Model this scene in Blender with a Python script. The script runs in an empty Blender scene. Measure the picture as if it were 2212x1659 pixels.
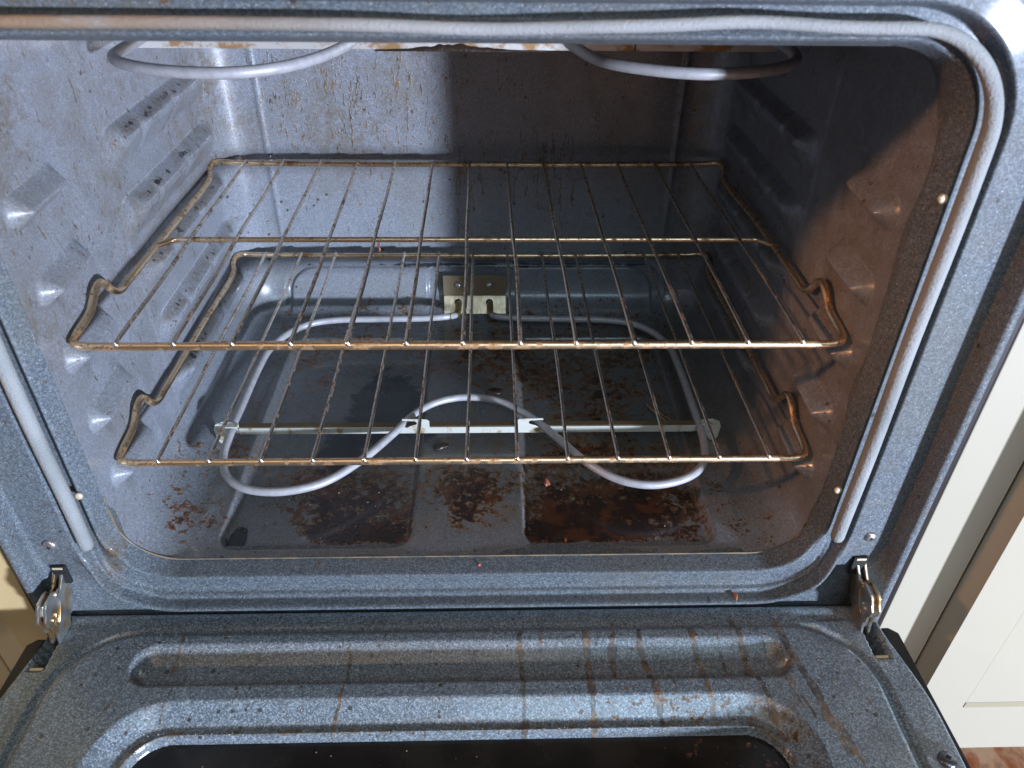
import bpy, math, random
import numpy as np
from mathutils import Vector, Matrix

# ---------------------------------------------------------------- camera, world, lamps
S = bpy.context.scene
COL = S.collection
cam_d = bpy.data.cameras.new('camera'); cam = bpy.data.objects.new('camera', cam_d); COL.objects.link(cam)
CF = Vector((.0267, .8102, -.5855)); CR = Vector((.9996, -.0246, .0114)); CU = Vector((.0052, .5856, .8106))
cam.matrix_world = Matrix(((CR.x, CU.x, -CF.x, .0224), (CR.y, CU.y, -CF.y, -.5108), (CR.z, CU.z, -CF.z, .3309), (0, 0, 0, 1)))
cam_d.sensor_width = 36; cam_d.lens = 1644.97 / 2212 * 36; cam_d.clip_start = .01; cam_d.clip_end = 60
cam_d.dof.use_dof = True; cam_d.dof.focus_distance = .78; cam_d.dof.aperture_fstop = 9
S.camera = cam

W = bpy.data.worlds.new('World'); S.world = W; W.use_nodes = True
bg = W.node_tree.nodes['Background']; bg.inputs[0].default_value = (1.0, .93, .82, 1); bg.inputs[1].default_value = .052
S.view_settings.view_transform = 'Standard'; S.view_settings.look = 'None'
S.view_settings.exposure = 0; S.view_settings.gamma = 1; S.view_settings.use_curve_mapping = False

def area(name, loc, target, size, power, color, shape='DISK', size_y=None):
    d = bpy.data.lights.new(name, 'AREA'); d.shape = shape; d.size = size
    if size_y: d.size_y = size_y
    d.energy = power; d.color = color
    o = bpy.data.objects.new(name, d); COL.objects.link(o); o.location = loc
    o.rotation_euler = (Vector(target) - Vector(loc)).to_track_quat('-Z', 'Y').to_euler(); return o

area('daylight_lamp', (2.38, -2.75, .02), (-.1, .1, -.02), .22, 365, (.66, .77, 1.0))
wl = area('warm_room_lamp', (-1.72, -.49, .72), (.314, .05, .03), .09, .46, (1.0, .45, .21)); wl.data.spread = math.radians(27)
area('ceiling_lamp', (-.35, -1.0, 1.55), (0, 0, -.15), 1.3, 5, (1.0, .66, .38), 'RECTANGLE', 1.0)
area('window_lamp', (.55, -2.1, 1.7), (0, -.15, -.27), 1.2, 22, (.55, .80, 1.0), 'RECTANGLE', .9)
S.cycles.max_bounces = 8; S.cycles.diffuse_bounces = 4; S.cycles.glossy_bounces = 4
S.cycles.sample_clamp_indirect = 4
S.cycles.use_denoising = True

# ---------------------------------------------------------------- helpers
rng = np.random.default_rng(7); random.seed(5)
def ss(a, b, x):
    t = np.clip((x - a) / (b - a), 0, 1); return t * t * (3 - 2 * t)
def rrect(x, y, x0, x1, y0, y1, r):
    cx, cy, hx, hy = (x0 + x1) / 2, (y0 + y1) / 2, (x1 - x0) / 2 - r, (y1 - y0) / 2 - r
    qx, qy = np.abs(x - cx) - hx, np.abs(y - cy) - hy
    return np.hypot(np.maximum(qx, 0), np.maximum(qy, 0)) + np.minimum(np.maximum(qx, qy), 0) - r
def seg(x, y, ax, ay, bx, by):
    t = np.clip(((x - ax) * (bx - ax) + (y - ay) * (by - ay)) / ((bx - ax) ** 2 + (by - ay) ** 2 + 1e-12), 0, 1)
    return np.hypot(x - ax - t * (bx - ax), y - ay - t * (by - ay)), t
def lin(a, b, x, k=.04):
    t = (x - a) / (b - a); return np.clip((np.clip(t, -k, 1 + k) + k) / (1 + 2 * k), 0, 1) * .9 + .1 * ss(a, b, x)
def vnoise(x, y, s, seed):
    """smooth value noise on numpy arrays"""
    g = np.random.default_rng(seed).random((64, 64))
    X, Y = x * s + 100.3, y * s + 100.7
    i, j = np.floor(X).astype(int), np.floor(Y).astype(int); fx, fy = X - i, Y - j
    fx, fy = fx * fx * (3 - 2 * fx), fy * fy * (3 - 2 * fy)
    a, b, c, d = g[i % 64, j % 64], g[(i + 1) % 64, j % 64], g[i % 64, (j + 1) % 64], g[(i + 1) % 64, (j + 1) % 64]
    return (a * (1 - fx) + b * fx) * (1 - fy) + (c * (1 - fx) + d * fx) * fy
def fbm(x, y, s, seed): return .5 * vnoise(x, y, s, seed) + .3 * vnoise(x, y, s * 2.1, seed + 1) + .2 * vnoise(x, y, s * 4.3, seed + 2)

def link(name, me, mat, parent=None, smooth=True):
    if mat: me.materials.append(mat)
    if smooth: me.polygons.foreach_set('use_smooth', np.ones(len(me.polygons), bool))
    o = bpy.data.objects.new(name, me); COL.objects.link(o)
    if parent: o.parent = parent
    return o
def mesh(name, v, f, mat, parent=None, smooth=True):
    me = bpy.data.meshes.new(name); me.from_pydata([tuple(p) for p in v], [], f); me.validate(); me.update()
    return link(name, me, mat, parent, smooth)
def gridmesh(name, P, mat, parent=None, attrs=None, flip=False, closed=False):
    """P: (n,m,3) array of points -> quad mesh with float attributes"""
    n, m = P.shape[:2]; me = bpy.data.meshes.new(name)
    idx = np.arange(n * m).reshape(n, m)
    if closed: idx = np.vstack([idx, idx[:1]])
    q = np.stack([idx[:-1, :-1], idx[1:, :-1], idx[1:, 1:], idx[:-1, 1:]], -1).reshape(-1, 4)
    if flip: q = q[:, ::-1]
    me.vertices.add(n * m); me.vertices.foreach_set('co', P.reshape(-1).astype(np.float32))
    me.loops.add(q.size); me.loops.foreach_set('vertex_index', q.reshape(-1).astype(np.int32))
    me.polygons.add(len(q)); me.polygons.foreach_set('loop_start', np.arange(0, q.size, 4, dtype=np.int32))
    me.update(calc_edges=True)
    for k, a in (attrs or {}).items():
        at = me.attributes.new(k, 'FLOAT', 'POINT'); at.data.foreach_set('value', np.broadcast_to(a, (n, m)).reshape(-1).astype(np.float32))
    return link(name, me, mat, parent)
def smoothpath(pts, step=.004, closed=False):
    pts = [np.array(p, float) for p in pts]; out = []
    n = len(pts)
    for i in range(n if closed else n - 1):
        if closed: p0, p1, p2, p3 = pts[i - 1], pts[i], pts[(i + 1) % n], pts[(i + 2) % n]
        else: p0, p1, p2, p3 = pts[max(i - 1, 0)], pts[i], pts[i + 1], pts[min(i + 2, n - 1)]
        k = max(2, int(np.linalg.norm(p2 - p1) / step))
        # centripetal Catmull-Rom
        t0 = 0; t1 = t0 + max(np.linalg.norm(p1 - p0), 1e-6) ** .5; t2 = t1 + max(np.linalg.norm(p2 - p1), 1e-6) ** .5; t3 = t2 + max(np.linalg.norm(p3 - p2), 1e-6) ** .5
        for s in range(k):
            t = t1 + (t2 - t1) * s / k
            A1 = (t1 - t) / (t1 - t0) * p0 + (t - t0) / (t1 - t0) * p1; A2 = (t2 - t) / (t2 - t1) * p1 + (t - t1) / (t2 - t1) * p2
            A3 = (t3 - t) / (t3 - t2) * p2 + (t - t2) / (t3 - t2) * p3
            B1 = (t2 - t) / (t2 - t0) * A1 + (t - t0) / (t2 - t0) * A2; B2 = (t3 - t) / (t3 - t1) * A2 + (t - t1) / (t3 - t1) * A3
            out.append((t2 - t) / (t2 - t1) * B1 + (t - t1) / (t2 - t1) * B2)
    if not closed: out.append(pts[-1])
    return out
def roundpath(pts, r, step=.002):
    """polyline with corners filleted by radius r (number or list)"""
    pts = [np.array(p, float) for p in pts]; out = [pts[0]]
    for i in range(1, len(pts) - 1):
        a, b, c = pts[i - 1], pts[i], pts[i + 1]; rr = r[i - 1] if isinstance(r, (list, tuple)) else r
        u, w = a - b, c - b; lu, lw = np.linalg.norm(u), np.linalg.norm(w); d = min(rr, lu * .49, lw * .49)
        p, q = b + u / lu * d, b + w / lw * d
        for k in range(9):
            t = k / 8; out.append((1 - t) ** 2 * p + 2 * t * (1 - t) * b + t * t * q)
    out.append(pts[-1]); return out
def tube(name, path, r, mat, parent=None, closed=False, sides=12, cap=True, flat=None):
    path = np.array(path); n = len(path); V = []; F = []
    up = np.array([0, 0, 1.]); prev = None
    for i in range(n):
        t = (path[(i + 1) % n] - path[i - 1]) if closed else (path[min(i + 1, n - 1)] - path[max(i - 1, 0)])
        t = t / (np.linalg.norm(t) + 1e-12)
        if prev is None:
            a = np.cross(t, up)
            if np.linalg.norm(a) < .1: a = np.cross(t, [0, 1., 0])
        else: a = prev - t * (prev @ t)
        a /= np.linalg.norm(a); prev = a; b = np.cross(t, a)
        R = r(i / max(n - 1, 1)) if callable(r) else r
        for k in range(sides):
            th = 2 * math.pi * k / sides; V.append(path[i] + R * (a * math.cos(th) + b * math.sin(th)))
    m = n if closed else n - 1
    for i in range(m):
        for k in range(sides):
            j = (i + 1) % n; F.append((i * sides + k, i * sides + (k + 1) % sides, j * sides + (k + 1) % sides, j * sides + k))
    if cap and not closed:
        for e, sgn in ((0, -1), (n - 1, 1)):
            t = path[1] - path[0] if e == 0 else path[-1] - path[-2]; t = t / np.linalg.norm(t) * sgn
            ring = list(range(e * sides, e * sides + sides)); ctr = path[e]; R = np.linalg.norm(V[ring[0]] - ctr); last = ring
            for s in (.5, .87):
                c = math.sqrt(1 - s * s); base = len(V)
                for k in ring: V.append(ctr + (V[k] - ctr) * c + t * R * s)
                new = list(range(base, base + sides))
                for k in range(sides):
                    f = (last[k], last[(k + 1) % sides], new[(k + 1) % sides], new[k]); F.append(f if sgn > 0 else f[::-1])
                last = new
            V.append(ctr + t * R); tip = len(V) - 1
            for k in range(sides):
                f = (last[k], last[(k + 1) % sides], tip); F.append(f if sgn > 0 else f[::-1])
    return mesh(name, V, F, mat, parent)
def box(name, x0, x1, y0, y1, z0, z1, mat, parent=None, bev=.001):
    v = [(x, y, z) for x in (x0, x1) for y in (y0, y1) for z in (z0, z1)]
    f = [(0, 1, 3, 2), (4, 6, 7, 5), (0, 4, 5, 1), (2, 3, 7, 6), (0, 2, 6, 4), (1, 5, 7, 3)]
    o = mesh(name, v, f, mat, parent, False)
    if bev:
        b = o.modifiers.new('bevel', 'BEVEL'); b.width = bev; b.segments = 2
    return o
def prism(name, poly, axis, a0, a1, mat, parent=None, bev=.0006):
    """extrude a 2-D outline; axis 'x': poly is (y,z); 'y': poly is (x,z); 'z': poly is (x,y)"""
    def P(p, a): return {'x': (a, p[0], p[1]), 'y': (p[0], a, p[1]), 'z': (p[0], p[1], a)}[axis]
    n = len(poly); v = [P(p, a0) for p in poly] + [P(p, a1) for p in poly]
    f = [tuple(range(n)), tuple(range(2 * n - 1, n - 1, -1))] + [(i, i + n, (i + 1) % n + n, (i + 1) % n) for i in range(n)]
    o = mesh(name, v, f, mat, parent, False)
    me = o.data
    import bmesh
    bm = bmesh.new(); bm.from_mesh(me); bmesh.ops.recalc_face_normals(bm, faces=bm.faces); bm.to_mesh(me); bm.free()
    if bev:
        b = o.modifiers.new('bevel', 'BEVEL'); b.width = bev; b.segments = 2; b.limit_method = 'ANGLE'
    return o
def lathe(name, prof, loc, axis, mat, parent=None, n=28, sx=1, notch=False):
    """prof: (radius, height) pairs along axis direction"""
    axis = Vector(axis).normalized(); q = axis.to_track_quat('Z', 'Y'); V = []; F = []
    for r, h in prof:
        for k in range(n):
            th = 2 * math.pi * k / n; V.append(Vector(loc) + q @ Vector((r * math.cos(th) * sx, r * math.sin(th), h)))
    for i in range(len(prof) - 1):
        for k in range(n): F.append((i * n + k, i * n + (k + 1) % n, (i + 1) * n + (k + 1) % n, (i + 1) * n + k))
    F.append(tuple(range((len(prof) - 1) * n, len(prof) * n)))
    return mesh(name, V, F, mat, parent)
def tag(o, label=None, cat=None, group=None, kind=None):
    if label: o['label'] = label
    if cat: o['category'] = cat
    if group: o['group'] = group
    if kind: o['kind'] = kind
    return o
def empty(name, loc):
    o = bpy.data.objects.new(name, None); COL.objects.link(o); o.location = loc; o.empty_display_size = .05; return o
def adopt(root):
    for o in list(COL.objects):
        if o.parent == root: o.matrix_parent_inverse = Matrix.Translation(root.location).inverted()

# ---------------------------------------------------------------- materials
class NT:
    def __init__(s, name):
        s.m = bpy.data.materials.new(name); s.m.use_nodes = True; s.t = s.m.node_tree; s.n = s.t.nodes; s.b = s.n['Principled BSDF']
        s.co = s.n.new('ShaderNodeTexCoord').outputs['Object']
    def lk(s, a, b): s.t.links.new(a, b)
    def inp(s, node, key, v):
        if hasattr(v, 'is_output') or isinstance(v, bpy.types.NodeSocket): s.lk(v, node.inputs[key])
        else: node.inputs[key].default_value = v
    def map(s, scale, loc=(0, 0, 0)):
        m = s.n.new('ShaderNodeMapping'); s.lk(s.co, m.inputs[0]); m.inputs['Scale'].default_value = scale; m.inputs['Location'].default_value = loc; return m.outputs[0]
    def noise(s, scale, detail=4, rough=.55, vec=None, dist=0):
        n = s.n.new('ShaderNodeTexNoise'); s.lk(vec or s.co, n.inputs['Vector']); n.inputs['Scale'].default_value = scale
        n.inputs['Detail'].default_value = detail; n.inputs['Roughness'].default_value = rough; n.inputs['Distortion'].default_value = dist; return n.outputs[0]
    def vor(s, scale, vec=None, feature='F1'):
        n = s.n.new('ShaderNodeTexVoronoi'); n.feature = feature; s.lk(vec or s.co, n.inputs['Vector']); n.inputs['Scale'].default_value = scale; return n
    def attr(s, name):
        a = s.n.new('ShaderNodeAttribute'); a.attribute_name = name; return a.outputs['Fac']
    def math(s, op, a, b=0.0, c=None, clamp=False):
        n = s.n.new('ShaderNodeMath'); n.operation = op; n.use_clamp = clamp; s.inp(n, 0, a); s.inp(n, 1, b)
        if c is not None: s.inp(n, 2, c)
        return n.outputs[0]
    def step(s, v, a, b, o0=0.0, o1=1.0):
        n = s.n.new('ShaderNodeMapRange'); n.interpolation_type = 'SMOOTHSTEP'; s.inp(n, 'Value', v); n.inputs['From Min'].default_value = a; n.inputs['From Max'].default_value = b
        n.inputs['To Min'].default_value = o0; n.inputs['To Max'].default_value = o1; return n.outputs[0]
    def mix(s, f, a, b, mode='MIX'):
        n = s.n.new('ShaderNodeMix'); n.data_type = 'RGBA'; n.blend_type = mode; s.inp(n, 0, f)
        for k, v in ((6, a), (7, b)):
            if isinstance(v, tuple): n.inputs[k].default_value = v + (1,) if len(v) == 3 else v
            else: s.lk(v, n.inputs[k])
        return n.outputs[2]
    def bump(s, h, strength=.3, dist=.001, nrm=None):
        n = s.n.new('ShaderNodeBump'); n.inputs['Strength'].default_value = strength; n.inputs['Distance'].default_value = dist; s.lk(h, n.inputs['Height'])
        if nrm: s.lk(nrm, n.inputs['Normal'])
        return n.outputs[0]
    def out(s, color, rough, metal=0.0, normal=None, spec=.5, coat=0, coatr=.1):
        for k, v in (('Base Color', color), ('Roughness', rough), ('Metallic', metal), ('Specular IOR Level', spec)):
            if isinstance(v, tuple): v = v + (1,) if len(v) == 3 else v
            s.inp(s.b, k, v)
        s.b.inputs['Coat Weight'].default_value = coat; s.b.inputs['Coat Roughness'].default_value = coatr
        if normal: s.lk(normal, s.b.inputs['Normal'])
        return s.m

def enamel(name, sc=950, dark=(.045, .05, .055), light=(.34, .36, .38), rough=.32, specks=.5, powr=1.6, coat=.25, spec=.5):
    t = NT(name)
    v = t.vor(sc); sp = t.n.new('ShaderNodeSeparateColor'); t.lk(v.outputs['Color'], sp.inputs[0])
    big = t.noise(sc * .5, 3, .7)
    r = t.math('POWER', sp.outputs[0], powr)
    r = t.math('ADD', t.math('MULTIPLY', r, .75), t.math('MULTIPLY', t.step(big, .35, .7), .16), clamp=True)
    base = t.mix(r, dark, light)
    glint = t.math('MULTIPLY', t.math('GREATER_THAN', sp.outputs[1], .97), t.math('LESS_THAN', v.outputs['Distance'], .35))
    base = t.mix(t.math('MULTIPLY', glint, .5), base, (.75, .78, .8))
    # faint large mottling from years of use
    base = t.mix(t.step(t.noise(9, 5, .6), .42, .72, 0, .35), base, (.13, .12, .085), 'MIX')
    # tiny burnt dots
    v2 = t.vor(170); s2 = t.n.new('ShaderNodeSeparateColor'); t.lk(v2.outputs['Color'], s2.inputs[0])
    dots = t.math('MULTIPLY', t.math('GREATER_THAN', s2.outputs[0], 1 - .10 * specks), t.math('LESS_THAN', v2.outputs['Distance'], t.math('MULTIPLY', s2.outputs[1], .38)))
    base = t.mix(t.math('MULTIPLY', dots, .85), base, (.035, .025, .018))
    v3 = t.vor(330); s3 = t.n.new('ShaderNodeSeparateColor'); t.lk(v3.outputs['Color'], s3.inputs[0])
    dots3 = t.math('MULTIPLY', t.math('GREATER_THAN', s3.outputs[0], 1 - .13 * specks), t.math('LESS_THAN', v3.outputs['Distance'], t.math('MULTIPLY', s3.outputs[1], .45)))
    base = t.mix(t.math('MULTIPLY', dots3, t.step(t.noise(14, 3), .40, .60)), base, (.07, .048, .030))
    film, drip, burn, soot, grime_shade = (t.attr(k) for k in ('film', 'drip', 'burn', 'soot', 'grime_shade'))
    base = t.mix(t.math('MULTIPLY', grime_shade, .9), base, t.mix(r, (.032, .040, .044), (.135, .152, .158)))  # grime inside the cavity; on the bottom frame also painted shade
    n60 = t.noise(55, 5, .65, dist=.6); n250 = t.noise(240, 4, .6)
    fm = t.math('MULTIPLY', film, t.step(t.math('ADD', t.math('MULTIPLY', n60, .6), t.math('MULTIPLY', n250, .4)), .38, .62), clamp=True)
    base = t.mix(t.math('MULTIPLY', fm, .75), base, (.115, .080, .038))
    # drips: thin ones dark, heavy ones orange
    dn = t.math('ADD', drip, t.math('ADD', t.math('MULTIPLY', t.math('SUBTRACT', n250, .5), .6), t.math('MULTIPLY', t.math('SUBTRACT', n60, .5), .45)))
    dm = t.math('MULTIPLY', t.step(dn, .34, .52), t.step(t.noise(190, 4, .7), .36, .56, .35, 1.0))
    dcol = t.mix(t.step(t.noise(75, 3), .40, .62), (.045, .030, .016), (.185, .095, .030))
    base = t.mix(t.math('MULTIPLY', dm, .82), base, dcol)
    # burnt-on spills with crisp broken edges and pin holes
    n130 = t.noise(120, 5, .7, dist=1.0); n400 = t.noise(420, 3, .6)
    bn = t.math('ADD', burn, t.math('ADD', t.math('MULTIPLY', t.math('SUBTRACT', n60, .5), 1.3), t.math('MULTIPLY', t.math('SUBTRACT', n130, .5), 1.9)))
    bn = t.math('ADD', bn, t.math('MULTIPLY', t.math('SUBTRACT', n400, .5), .5))
    vi = t.vor(85); si = t.n.new('ShaderNodeSeparateColor'); t.lk(vi.outputs['Color'], si.inputs[0])
    isl = t.math('MULTIPLY', t.step(vi.outputs['Distance'], .50, .22), t.math('GREATER_THAN', si.outputs[0], .45))
    bn = t.math('SUBTRACT', bn, t.math('MULTIPLY', t.math('MULTIPLY', isl, n130), .55))
    bm = t.math('MULTIPLY', t.step(bn, .50, .56), t.math('GREATER_THAN', burn, .02))
    thick = t.step(bn, .55, .80)
    bcol = t.mix(thick, (.155, .072, .022), (.022, .011, .008))
    bcol = t.mix(t.step(t.noise(34, 3, .6), .50, .62, 0, .65), bcol, (.110, .036, .011))
    base = t.mix(t.math('MULTIPLY', bm, .93), base, bcol)
    sn = t.math('ADD', soot, t.math('MULTIPLY', t.math('SUBTRACT', n60, .5), .9))
    sm = t.math('MULTIPLY', t.step(sn, .48, .56), t.math('GREATER_THAN', soot, .02))
    base = t.mix(t.math('MULTIPLY', sm, .93), base, (.016, .019, .020))
    rg = t.step(t.noise(30, 4), .3, .7, rough - .06, rough + .10)
    rgm = t.n.new('ShaderNodeMix'); t.lk(bm, rgm.inputs[0]); t.lk(rg, rgm.inputs[2]); rgm.inputs[3].default_value = .14
    h = t.math('ADD', t.math('MULTIPLY', t.noise(420, 2), .25), t.math('ADD', t.math('MULTIPLY', bm, t.math('ADD', .8, t.math('MULTIPLY', n250, 1.8))), t.math('MULTIPLY', dm, .5)))
    nb = t.bump(h, .45, .0012)
    return t.out(base, rgm.outputs[0], 0.0, nb, spec, coat, .10)

M = {}
M['wall'] = enamel('speckled_enamel_walls', 1000, dark=(.145, .155, .175), light=(.300, .315, .345), rough=.31, coat=.35)
M['floor'] = M['wall']
M['frame'] = enamel('speckled_enamel_frame', 900, dark=(.060, .072, .086), light=(.19, .215, .235), rough=.46, coat=.12, spec=.15, specks=.25)
M['door'] = enamel('speckled_enamel_door', 950, dark=(.070, .090, .108), light=(.37, .42, .455), rough=.27, specks=.7, powr=2.3, coat=.3)

def metal(name, col, stain, rough=.3, amt=.5, sc=140, mt=1.0):
    t = NT(name); n = t.noise(sc, 4, .65); n2 = t.noise(sc * .22, 3, .6)
    f = t.step(t.math('ADD', t.math('MULTIPLY', n, .6), t.math('MULTIPLY', n2, .4)), .62 - .22 * amt, .72 - .15 * amt)
    c = t.mix(f, col, stain); c = t.mix(t.step(t.noise(sc * 2.5, 3), .60, .70, 0, .7), c, (.06, .03, .015))
    return t.out(c, t.step(f, 0, 1, rough, rough + .22), t.step(f, 0, 1, mt, mt * .55), t.bump(n, .25, .0006))
M['rail'] = metal('rack_rail_steel', (.90, .66, .42), (.36, .18, .07), .29, .62, mt=.97)
M['wire'] = metal('rack_wire_steel', (.80, .70, .58), (.27, .16, .10), .30, .60)
M['bead'] = metal('weld_bead', (.82, .76, .68), (.55, .40, .28), .3, .2)
t = NT('heating_element_sheath'); n = t.noise(120, 4, .6)
M['element'] = t.out(t.mix(t.step(n, .35, .7), (.40, .39, .40), (.33, .315, .315)), .45, .15, t.bump(t.noise(700, 2), .2, .0004))
t = NT('burnt_brass_sheath'); n = t.noise(70, 4, .6)
M['element_end'] = t.out(t.mix(n, (.16, .12, .03), (.36, .30, .14)), .35, .7)
t = NT('aged_bracket_steel'); n = t.noise(60, 5, .6)
M['bracket'] = t.out(t.mix(t.step(n, .52, .68), (.62, .62, .54), (.36, .24, .10)), .45, .35, t.bump(n, .15, .0005))
t = NT('tarnished_bracket_edge'); n = t.noise(90, 5, .6)
M['bracket_dark'] = t.out(t.mix(n, (.06, .04, .02), (.17, .12, .065)), .65, .0)
t = NT('terminal_plate_steel'); n = t.noise(40, 4, .6, t.map((4, 4, 1)))
M['plate'] = t.out(t.mix(t.step(n, .35, .68), (.72, .60, .42), (.50, .38, .23)), .38, .55, t.bump(t.noise(300, 2), .08, .0004))
t = NT('screw_steel'); M['screw'] = t.out(t.mix(t.noise(200, 3), (.62, .60, .58), (.35, .33, .31)), .3, .85)
t = NT('dark_steel'); M['darkscrew'] = t.out((.16, .16, .17), .28, .9)
t = NT('black_void'); M['void'] = t.out((.006, .006, .006), .8)
t = NT('black_side_enamel'); M['black'] = t.out(t.mix(t.noise(300, 3), (.008, .007, .007), (.022, .016, .015)), .42, spec=.3)
t = NT('hinge_steel'); n = t.noise(60, 3, .5)
M['hinge'] = t.out(t.mix(t.step(n, .42, .62), (.60, .58, .54), (.55, .36, .17)), .3, .9, t.bump(t.noise(160, 2), .12, .0006))
t = NT('brass_clip'); M['clip'] = t.out((.62, .50, .33), .45, .3)
t = NT('oval_hole_lining'); M['hole'] = t.out(t.mix(t.noise(220, 3), (.10, .07, .03), (.30, .22, .10)), .5, .3)

# woven gasket: pale grey braid, browned towards the top left
t = NT('woven_gasket_fibre')
sx = t.n.new('ShaderNodeSeparateXYZ'); t.lk(t.co, sx.inputs[0])
n = t.noise(26, 5, .6, t.map((1, 1, 2.2))); n2 = t.noise(420, 2)
left = t.math('MULTIPLY', t.step(sx.outputs[0], .06, -.33), t.step(sx.outputs[2], .20, .235))
st = t.math('MULTIPLY', left, t.step(n, .30, .50), clamp=True)
c = t.mix(t.step(t.noise(12, 3), .35, .7), (.27, .275, .27), (.20, .21, .205)); c = t.mix(t.math('MULTIPLY', st, .9), c, (.185, .105, .045))
st2 = t.math('MULTIPLY', t.step(sx.outputs[0], -.20, -.36), t.math('MULTIPLY', t.step(sx.outputs[2], .21, .24), t.step(t.noise(60, 3), .5, .6)))
c = t.mix(t.math('MULTIPLY', st2, .8), c, (.05, .022, .012))
v = t.vor(620, t.map((1, 1, 1)))
M['gasket'] = t.out(c, .85, 0.0, t.bump(t.math('ADD', t.math('MULTIPLY', v.outputs['Distance'], .6), n2), .5, .0012), .15)

t = NT('rusty_broiler_shield'); n = t.noise(38, 5, .65, t.map((1, 1, 1.6))); n2 = t.noise(260, 3)
c = t.mix(t.step(n, .48, .62), (.55, .52, .48), (.34, .20, .09)); c = t.mix(t.step(n2, .62, .72, 0, .7), c, (.20, .10, .06))
M['shield'] = t.out(c, .42, .45, t.bump(n2, .3, .0006))
t = NT('oven_window_glass'); n = t.noise(25, 4)
c = t.mix(t.step(n, .4, .7), (.012, .010, .008), (.022, .018, .014))
c = t.mix(t.math('MULTIPLY', t.step(t.noise(70, 5, .7), .60, .68), t.step(t.attr('film'), .1, .6)), c, (.16, .07, .045))
M['glass'] = t.out(c, t.step(n, .3, .7, .10, .22), 0.0, None, .5)
t = NT('cream_cabinet_paint'); n = t.noise(5, 3)
M['cabinet'] = t.out(t.mix(n, (.37, .335, .255), (.34, .305, .23)), .42, 0.0, t.bump(t.noise(160, 3), .06, .0006), .4)
t = NT('terracotta_tile'); n = t.noise(14, 6, .65, dist=1.2); n2 = t.noise(50, 4)
c = t.mix(t.step(n, .40, .62), (.30, .085, .028), (.52, .32, .19)); c = t.mix(t.step(n2, .55, .7, 0, .5), c, (.18, .05, .02))
M['tile'] = t.out(c, .35, 0.0, t.bump(n2, .1, .001))
t = NT('room_wall_paint'); M['paint'] = t.out(t.mix(t.noise(3, 3), (.50, .44, .36), (.56, .50, .42)), .6)
for nm, c1, c2 in (('orange', (.50, .15, .05), (.35, .10, .03)), ('pale', (.78, .62, .45), (.60, .42, .28)), ('char', (.012, .010, .008), (.05, .03, .02)), ('red', (.20, .045, .02), (.33, .12, .07)), ('twig', (.34, .20, .10), (.18, .10, .05))):
    t = NT('crumb_' + nm); M[nm] = t.out(t.mix(t.noise(500, 3), c1, c2), .25 if nm in ('red', 'char') else .6, 0.0, t.bump(t.noise(600, 3), .5, .001))

# ---------------------------------------------------------------- the oven
oven = empty('oven', (0, 0, -.575))
tag(oven, 'dirty built-in electric oven with its door open, blue grey speckled enamel inside', 'oven')

XH, YF, YB, ZF, ZT, RC = .314, -.027, .430, -.218, .262, .050
LEDGE = [.1185 - .0635 * k for k in range(5)]      # rack positions, third and fifth carry racks (tops)
LEDGE = [.114, .0515, -.0095, -.0715, -.134]

def paint_drips(X, Z, n, seed, region, w=(.0005, .0012), ln=(.006, .04), amp=1.0):
    """narrow wandering runs of grease, X,Z regular grids (cols X varies on axis 0, Z on axis 1)"""
    g = np.random.default_rng(seed); D = np.zeros(X.shape); xs, zs = X[:, 0], Z[0, :]
    dx, dz = abs(xs[1] - xs[0]), abs(zs[1] - zs[0])
    for _ in range(n):
        x, z = region(g)
        if x is None: continue
        L = g.uniform(*ln) * (g.random() ** 1.3 + .25); k = max(2, int(L / .003)); ww = g.uniform(*w) * .7; px, pz = x, z
        a = amp * g.uniform(.45, 1.0); drift = g.normal(0, .0003)
        for s in range(k):
            nx, nz = px + g.normal(drift, .0007), pz - L / k
            r = ww * (1 + (1.1 if s == k - 1 else 0)) * g.uniform(.6, 1.3)
            i0, i1 = np.searchsorted(xs, [min(px, nx) - 4 * r, max(px, nx) + 4 * r]) if xs[1] > xs[0] else (0, len(xs))
            lo, hi = min(pz, nz) - 4 * r, max(pz, nz) + 4 * r
            j = np.where((zs > lo) & (zs < hi))[0]
            if len(j) and i1 > i0:
                sl = (slice(i0, i1), slice(j[0], j[-1] + 1))
                d, _t = seg(X[sl], Z[sl], px, pz, nx, nz); D[sl] = np.maximum(D[sl], a * np.exp(-(d / max(r, dx * .55)) ** 2))
            px, pz = nx, nz
    return D

def profile_v(res=.0013):
    """wall from top down, then the bottom fillet: (z, inset)"""
    zs = np.arange(ZT, ZF + RC, -res); v = [(z, 0.) for z in zs]
    for a in np.linspace(0, math.pi / 2, int(RC * 1.57 / res)): v.append((ZF + RC - RC * math.sin(a), RC * (1 - math.cos(a))))
    return np.array(v)
PV = profile_v()

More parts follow.
